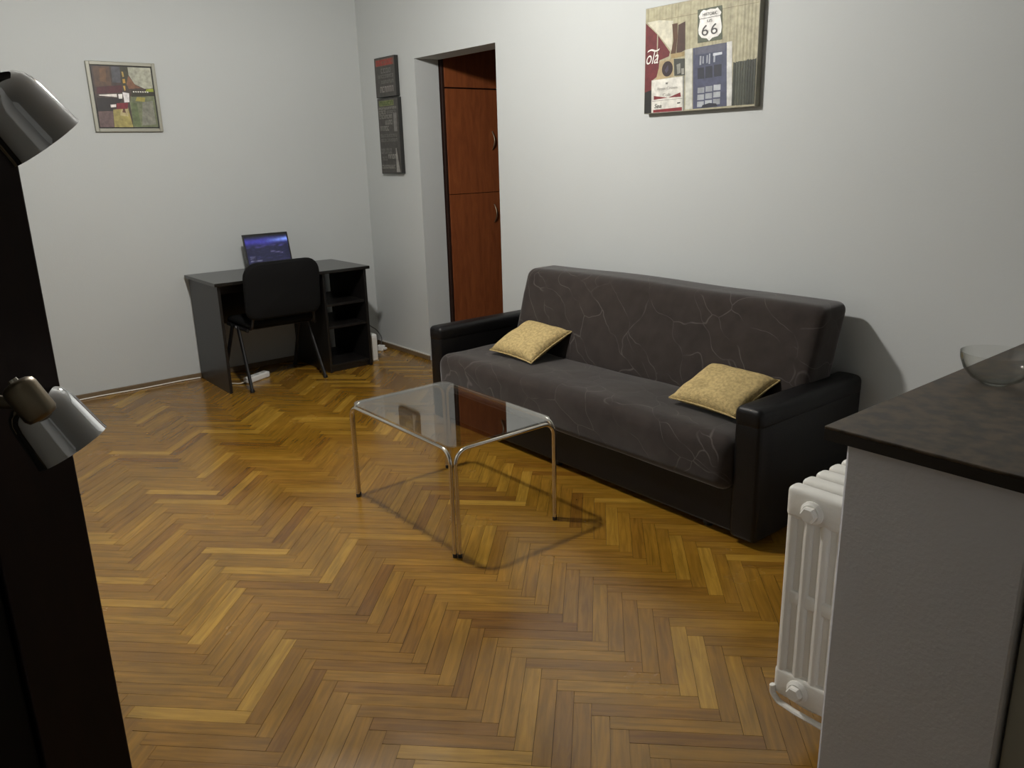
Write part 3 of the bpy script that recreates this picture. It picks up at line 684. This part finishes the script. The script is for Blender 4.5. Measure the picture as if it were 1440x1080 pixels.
# large canvas print over the sofa
BX0, BX1, BZ0, BZ1 = 2.96, 3.62, 1.695, 2.187
bw, bh = BX1 - BX0, BZ1 - BZ0
bp_ = thing('canvas_print', 'large canvas print of a roadside wall with a route 66 sign above the sofa', 'canvas print', ((BX0 + BX1) / 2, 0, (BZ0 + BZ1) / 2))
cvs = obj('canvas', bx(-bw / 2, bw / 2, -0.036, -0.001, -bh / 2, bh / 2, bev=0.002), 'canvas_side', bp_)
P = lambda s, t, d: Vector((-bw / 2 + s * bw, -0.0362 - d, -bh / 2 + t * bh))
pr = [((166, 160, 132), [(.005, .005), (.995, .005), (.995, .995), (.005, .995)])]
for k in range(34):
    s = .02 + k * .0285; v = random.uniform(-10, 8)
    pr.append(((158 + v, 153 + v, 124 + v), [(s, .06), (s + .012, .06), (s + .012, .99), (s, .99)]))
pr += [((132, 124, 98), [(.02, .868), (.99, .868), (.99, .873), (.02, .873)]), ((140, 132, 104), [(.287, .88), (.293, .88), (.293, .99), (.287, .99)]),
 ((196, 192, 172), [(.018, .871), (.135, .873), (.268, .845), (.261, .569), (.148, .72)]),
 ((98, 34, 36), [(.006, .865), (.127, .735), (.245, .565), (.236, .527), (.144, .50), (.136, .357), (.073, .316), (.07, .218), (.006, .202)]),
 ((170, 162, 140), [(.118, .50), (.128, .50), (.128, .735), (.118, .745)]),
 ((82, 56, 36), [(.259, .816), (.309, .818), (.312, .70), (.30, .545), (.252, .545), (.274, .661)]), ((66, 44, 34), [(.318, .80), (.379, .82), (.386, .565), (.338, .543), (.306, .55)]),
 ((150, 132, 92), [(.255, .50), (.38, .51), (.38, .55), (.255, .545)]),
 ((58, 60, 54), [(.283, .496), (.385, .488), (.389, .333), (.292, .339)]), ((128, 128, 118), [(.31, .44), (.345, .45), (.35, .36), (.32, .35)]), ((150, 150, 140), [(.355, .40), (.38, .40), (.382, .345), (.36, .345)]),
 ((164, 146, 110), [(.155, .492), (.279, .496), (.283, .335), (.115, .318)]), ((44, 30, 32), [(.224 + .052 * math.cos(a * PI / 10), .412 + .072 * math.sin(a * PI / 10)) for a in range(20)]), ((66, 58, 74), [(.20, .40), (.23, .45), (.235, .40), (.215, .37)]),
 ((28, 28, 26), [(.006, .21), (.073, .229), (.076, .006), (.006, .006)]),
 ((206, 204, 194), [(.073, .32), (.37, .327), (.379, .006), (.077, .006)]), ((128, 128, 120), [(.37, .327), (.386, .33), (.395, .01), (.379, .006)]),
 ((112, 36, 40), [(.098, .169), (.236, .141), (.098, .131)]), ((112, 36, 40), [(.353, .18), (.361, .139), (.236, .141)]), ((120, 116, 110), [(.083, .116), (.373, .122), (.373, .126), (.083, .12)]), ((120, 34, 38), [(.095, .034), (.373, .042), (.374, .008), (.095, .008)]),
 ((60, 58, 56), [(.326, .076), (.356, .078), (.356, .09), (.326, .088)]),
 ((190, 190, 178), [(.386, .563), (.45, .571), (.468, .018), (.405, .014)]),
 ((66, 70, 92), [(.456, .569), (.747, .578), (.77, .02), (.474, .016)]), ((82, 84, 98), [(.47, .565), (.735, .573), (.733, .51), (.475, .505)]),
 ((58, 64, 84), [(.505, .50), (.72, .51), (.72, .40), (.51, .40)]),
 ((196, 196, 190), [(.747, .58), (.790, .582), (.814, .022), (.77, .02)])]
for a, b, t0, t1 in ((.52, .535, .41, .49), (.545, .556, .42, .485), (.58, .59, .42, .49), (.60, .612, .41, .50), (.64, .655, .42, .50)): pr.append(((150, 154, 162), [(a, t0), (b, t0), (b, t1), (a, t1)]))
pr.append(((186, 190, 196), [(.635, .475), (.712, .48), (.712, .502), (.635, .50)]))
for q in ([(.505, .384), (.562, .386), (.567, .284), (.509, .286)], [(.573, .39), (.633, .392), (.638, .286), (.576, .286)], [(.647, .396), (.712, .396), (.715, .292), (.652, .29)]): pr.append(((34, 38, 50), q))
for i in range(3):
    for j in range(3):
        s0 = .511 + i * .070; t0 = .030 + j * .063; v = random.uniform(-24, 14)
        pr.append(((158 + v, 162 + v, 166 + v), [(s0, t0 + .006 * i), (s0 + .060, t0 + .006 * i), (s0 + .060, t0 + .05 + .006 * i), (s0, t0 + .05 + .006 * i)]))
pr.append(((30, 32, 44), [(.55, .02), (.69, .025), (.68, .05), (.62, .06), (.56, .045)]))
for k in range(9):
    s = .81 + k * .0205; v = random.uniform(-12, 14)
    pr.append(((52 + v, 56 + v, 44 + v), [(s, .02), (s + .019, .02), (s + .0175, .40 + random.uniform(-.01, .014)), (s - .001, .40)]))
pr += [((78, 84, 66), [(.488, .9), (.695, .902), (.708, .61), (.497, .608)]),
 ((222, 220, 214), [(.521, .88), (.541, .89), (.564, .882), (.597, .889), (.641, .882), (.659, .89), (.692, .843), (.682, .818), (.691, .776), (.701, .716), (.695, .671), (.67, .643), (.624, .637), (.597, .612), (.577, .637), (.529, .650), (.505, .685), (.499, .722), (.508, .780), (.510, .812), (.500, .843)]),
 ((84, 82, 78), [(.507, .812), (.687, .816), (.687, .821), (.507, .817)])]
colored(pr, P, 'print', 'print', cvs, 0.00002)
def ptext(body, s, t, w_, h_, m, shear=0.0):
    p = P(s, t, .0034)
    mt = Matrix.Translation(p) @ Matrix(((1, 0, 0, 0), (0, 0, -1, 0), (0, 1, 0, 0), (0, 0, 0, 1)))
    o = text('lettering', body, mt, w_ * bw, h_ * bh, m, cvs, shear); return o
ptext('HISTORIC', .535, .834, .125, .028, 'ltext'); ptext('US', .575, .776, .045, .024, 'ltext')
ptext('6', .531, .663, .056, .094, 'ltext'); ptext('6', .610, .665, .056, .094, 'ltext')
ptext('Royal Crown', .135, .212, .19, .034, 'lgrey'); ptext('Cola', .188, .156, .075, .03, 'lgrey')
ptext('ola', .020, .475, .12, .125, 'lwhite', .35); ptext('Sea', .108, .05, .07, .04, 'ltext', .2)
ptext('~', .03, .585, .12, .03, 'lwhite', .3); ptext('w', .212, .268, .022, .018, 'ltext')
# small white cover high on the desk wall
vc = thing('wall_cover', 'small white plastic cover high on the wall at the top left corner', 'cover', (0, -2.18, 2.519))
obj('plate', lathe(bmesh.new(), [(0.042, 0.0005), (0.042, 0.008), (0.038, 0.013), (0.02, 0.016)], 24, axis_mtx((0, 0, 0), (1, 0, 0))), 'whiteplast', vc, True)
obj('screw', lathe(bmesh.new(), [(0.005, 0.015), (0.005, 0.018), (0.003, 0.019)], 12, axis_mtx((0, 0, 0), (1, 0, 0))), 'silver', vc, True)

# ================================================================== COUNTER, RADIATOR, BOWL
ct = thing('countertop', 'dark mottled stone countertop on the low partition wall', 'countertop', (5.44, -0.95, 0.972))
obj('slab', bx(-0.328, 0.36, -0.948, 0.948, 0.0225, 0.0285, bev=0.002), 'counter', ct)
obj('edge', bx(-0.3275, 0.3595, -0.9475, 0.9475, 0.0005, 0.0225), 'counteredge', ct)
kc = thing('kitchen_cabinet', 'grey kitchen base cabinet behind the low partition wall under the countertop', 'cabinet', (5.63, -0.95, 0))
obj('body', bx(-0.15, 0.15, -0.908, 0.90, 0.08, 0.968, bev=0.002), 'kitchen', kc)
obj('plinth', bx(-0.15, 0.11, -0.84, 0.90, 0.0, 0.08), 'black', kc)
for k in range(3):
    d = obj('door', bx(0.15, 0.168, -0.855 + k * .585, -0.275 + k * .585, 0.10, 0.95, bev=0.002), 'kitchen', kc)
    obj('handle', tube(bmesh.new(), fillet([(0.168, -0.33 + k * .585, 0.70), (0.195, -0.33 + k * .585, 0.70), (0.195, -0.33 + k * .585, 0.84), (0.168, -0.33 + k * .585, 0.84)], .01), 0.004, 8), 'steel', d, True)

rd = thing('radiator', 'white cast iron column radiator beside the low partition wall', 'radiator', (4.972, -1.40, 0))
RD, RZ0, RZ1 = 0.165, 0.15, 0.735
def section():
    bm = bmesh.new(); hx = RD / 2
    def addr(hx_, hy_, hz_, r_, c, n=(2, 1, 2), m=4):
        b = rbox(hx_, hy_, hz_, r_, n, m); me = bpy.data.meshes.new('tmp'); b.to_mesh(me); b.free(); k = len(bm.verts)
        bm.from_mesh(me); bpy.data.meshes.remove(me); bm.verts.ensure_lookup_table()
        for v in bm.verts[k:]: v.co += Vector(c)
    addr(hx, .0225, .042, .0155, (0, 0, RZ1 - .042)); addr(hx, .0225, .042, .0155, (0, 0, RZ0 + .042))
    for i in range(4):
        x = -hx + .0175 + i * (RD - .035) / 3
        addr(.0155, .021, (RZ1 - RZ0) / 2 - .02, .016, (x, 0, (RZ0 + RZ1) / 2), (1, 1, 6), 4)
    addr(hx - .008, .0185, .02, .008, (0, 0, (RZ0 + RZ1) / 2)); addr(hx - .008, .0125, (RZ1 - RZ0) / 2 - .03, .004, (0, 0, (RZ0 + RZ1) / 2))
    return bm
sec = obj('section', section(), 'radiator', rd, True, 50); sec.location = (0, -0.225, 0)
for k in range(1, 9):
    o = sec.copy(); C.objects.link(o); o.parent = rd; o.location = (0, -0.225 + .06 * k, 0)
for z in (RZ1 - .05, RZ0 + .042):
    p = obj('end_plug', lathe(bmesh.new(), [(0.029, 0), (0.029, 0.006), (0.024, 0.010), (0.022, 0.012)], 26, axis_mtx((-0.010, -0.246, z), (0, -1, 0))), 'radiator', rd, True)
    obj('hex_cap', lathe(bmesh.new(), [(0.0205, 0.010), (0.0205, 0.022), (0.017, 0.026)], 6, axis_mtx((-0.010, -0.246, z), (0, -1, 0))), 'radiator', p)
for y in (-0.195, 0.135):
    arc = [(-.078 + .156 * k / 10, y - .01, RZ0 - .004 + (-.018 * math.sin(PI * k / 10) if True else 0)) for k in range(11)]
    arc = [(-.086, y - .01, RZ0 + .03)] + arc + [(.171, y - .01, RZ0 - .004)]
    obj('bracket', tube(bmesh.new(), fillet(arc, .01, 3), 0.012, 8, 0.004), 'radiator', rd, True)
arc = [(-.080, -.250, RZ0 + .026), (-.078, -.250, RZ0 + .002), (-.058, -.250, RZ0 - .014), (-.01, -.250, RZ0 - .019), (.082, -.250, RZ0 - .019)]
obj('drip_rail', tube(bmesh.new(), fillet(arc, .02, 4), 0.009, 8, 0.0065), 'radiator', rd, True)
obj('pipe', tube(bmesh.new(), fillet([(0, 0.26, RZ0 + .042), (0, 0.33, RZ0 + .042), (0, 0.33, 0.0)], .03), 0.011, 12), 'radiator', rd, True)

bowl = thing('glass_bowl', 'clear glass bowl standing on the dark countertop', 'bowl', (5.215, -1.372, 1.0009))
out = [(0.028, 0.0), (0.034, 0.004), (0.052, 0.014), (0.068, 0.034), (0.0755, 0.056), (0.077, 0.070)]
inn = [(r_ - .0022, z_ + .0012) for r_, z_ in out[1:]][::-1]; inn[0] = (0.0748, 0.0705)
obj('bowl_wall', lathe(bmesh.new(), out + inn + [(0.012, 0.0042)], 40), 'bowlglass', bowl, True, 60)

# ================================================================== TALL CABINET AND SPOTLIGHTS (left edge)
tc_ = thing('tall_cabinet', 'tall dark brown wooden cabinet at the left edge of the picture', 'cabinet', (4.68, -3.43, 0))
def tpart(name, *a, m='cabinet', bev=0.002):
    o = obj(name, bx(*a, bev=bev), m, tc_); place(o, tc_, (0, 0, 0)); return o
tpart('side_panel', 4.46, 4.90, -3.222, -3.133, 0.0, 2.3); tpart('side_panel', 4.46, 4.90, -3.73, -3.64, 0.0, 2.3)
tpart('top_panel', 4.46, 4.90, -3.64, -3.222, 2.24, 2.3); tpart('back_panel', 4.46, 4.475, -3.64, -3.222, 0.0, 2.24, m='cabinet2'); tpart('plinth', 4.475, 4.85, -3.64, -3.222, 0, 0.08, m='cabinet2')
for z0, z1 in ((0.085, 1.16), (1.166, 2.236)):
    d = tpart('door', 4.855, 4.873, -3.638, -3.226, z0, z1, m='cabinet2')
    obj('knob', lathe(bmesh.new(), [(0.006, 0), (0.006, .012), (0.014, .018), (0.014, .026), (0.008, .03)], 16, axis_mtx((4.873, -3.60, 1.05 if z0 < 1 else 1.28), (1, 0, 0))), 'bronze', d, True)
sp = thing('spotlight_fixture', 'chrome two-head spotlight fixture mounted on the dark tall cabinet', 'spotlight', (4.873, -3.29, 1.42))
L0 = Vector(sp.location)
obj('mount_plate', bx(0.0005, 0.014, -0.03, 0.03, -0.10, 0.10, bev=0.004), 'bronze', sp)
obj('bar', tube(bmesh.new(), [(0.05, 0, -0.20), (0.05, 0, 0.24)], 0.009, 14), 'bronze', sp, True)
for z in (-0.06, 0.06): obj('stand_off', tube(bmesh.new(), [(0.012, 0, z), (0.05, 0, z)], 0.006, 10), 'bronze', sp, True)
def head(rim_c, axis, joint, bar_z):
    ax = Vector(axis).normalized(); rc = Vector(rim_c) - L0; jn = Vector(joint) - L0
    K = 1.07; base = rc - ax * 0.078 * .82
    prof = [(0.004, 0.0), (0.012, 0.0012), (0.020, 0.005), (0.0255, 0.011), (0.0285, 0.019), (0.030, 0.03), (0.0335, 0.074), (0.0342, 0.078), (0.0326, 0.078), (0.0322, 0.074), (0.0275, 0.03), (0.02, 0.012), (0.004, 0.006)]
    prof = [(a * K, b * .82) for a, b in prof]
    h = obj('lamp_head', lathe(bmesh.new(), prof, 36, axis_mtx(base, ax)), 'chrome', sp, True, 50)
    obj('reflector_bulb', lathe(bmesh.new(), [(0.010, .012), (0.014, .03), (0.024, .05), (0.025, .058), (0.005, .062)], 24, axis_mtx(base, ax) @ Matrix.Scale(.8, 4)), 'whiteplast', h, True)
    j = obj('swivel_joint', lathe(bmesh.new(), [(0.004, -.0012), (0.010, 0), (0.0142, .003), (0.0152, .007), (0.0152, .034), (0.013, .038), (0.004, .040)], 24, axis_mtx(jn, ax)), 'bronze', sp, True, 50)
    obj('screw', lathe(bmesh.new(), [(0.004, -.004), (0.0045, -.001), (0.0045, 0.002)], 10, axis_mtx(jn, ax)), 'steel', j, True)
    obj('arm', tube(bmesh.new(), [(0.05, 0, bar_z), tuple(jn + ax * .025)], 0.006, 10), 'bronze', sp, True)
    obj('link', tube(bmesh.new(), [tuple(jn + ax * .028), tuple(base + ax * .03)], 0.007, 10), 'bronze', sp, True)
head((5.02, -3.150, 1.252), (0.182, 0.422, -0.900), (5.050, -3.190, 1.333), -0.10)
head((5.02, -3.126, 1.540), (-0.018, 0.522, -0.763), (5.045, -3.205, 1.628), 0.20)
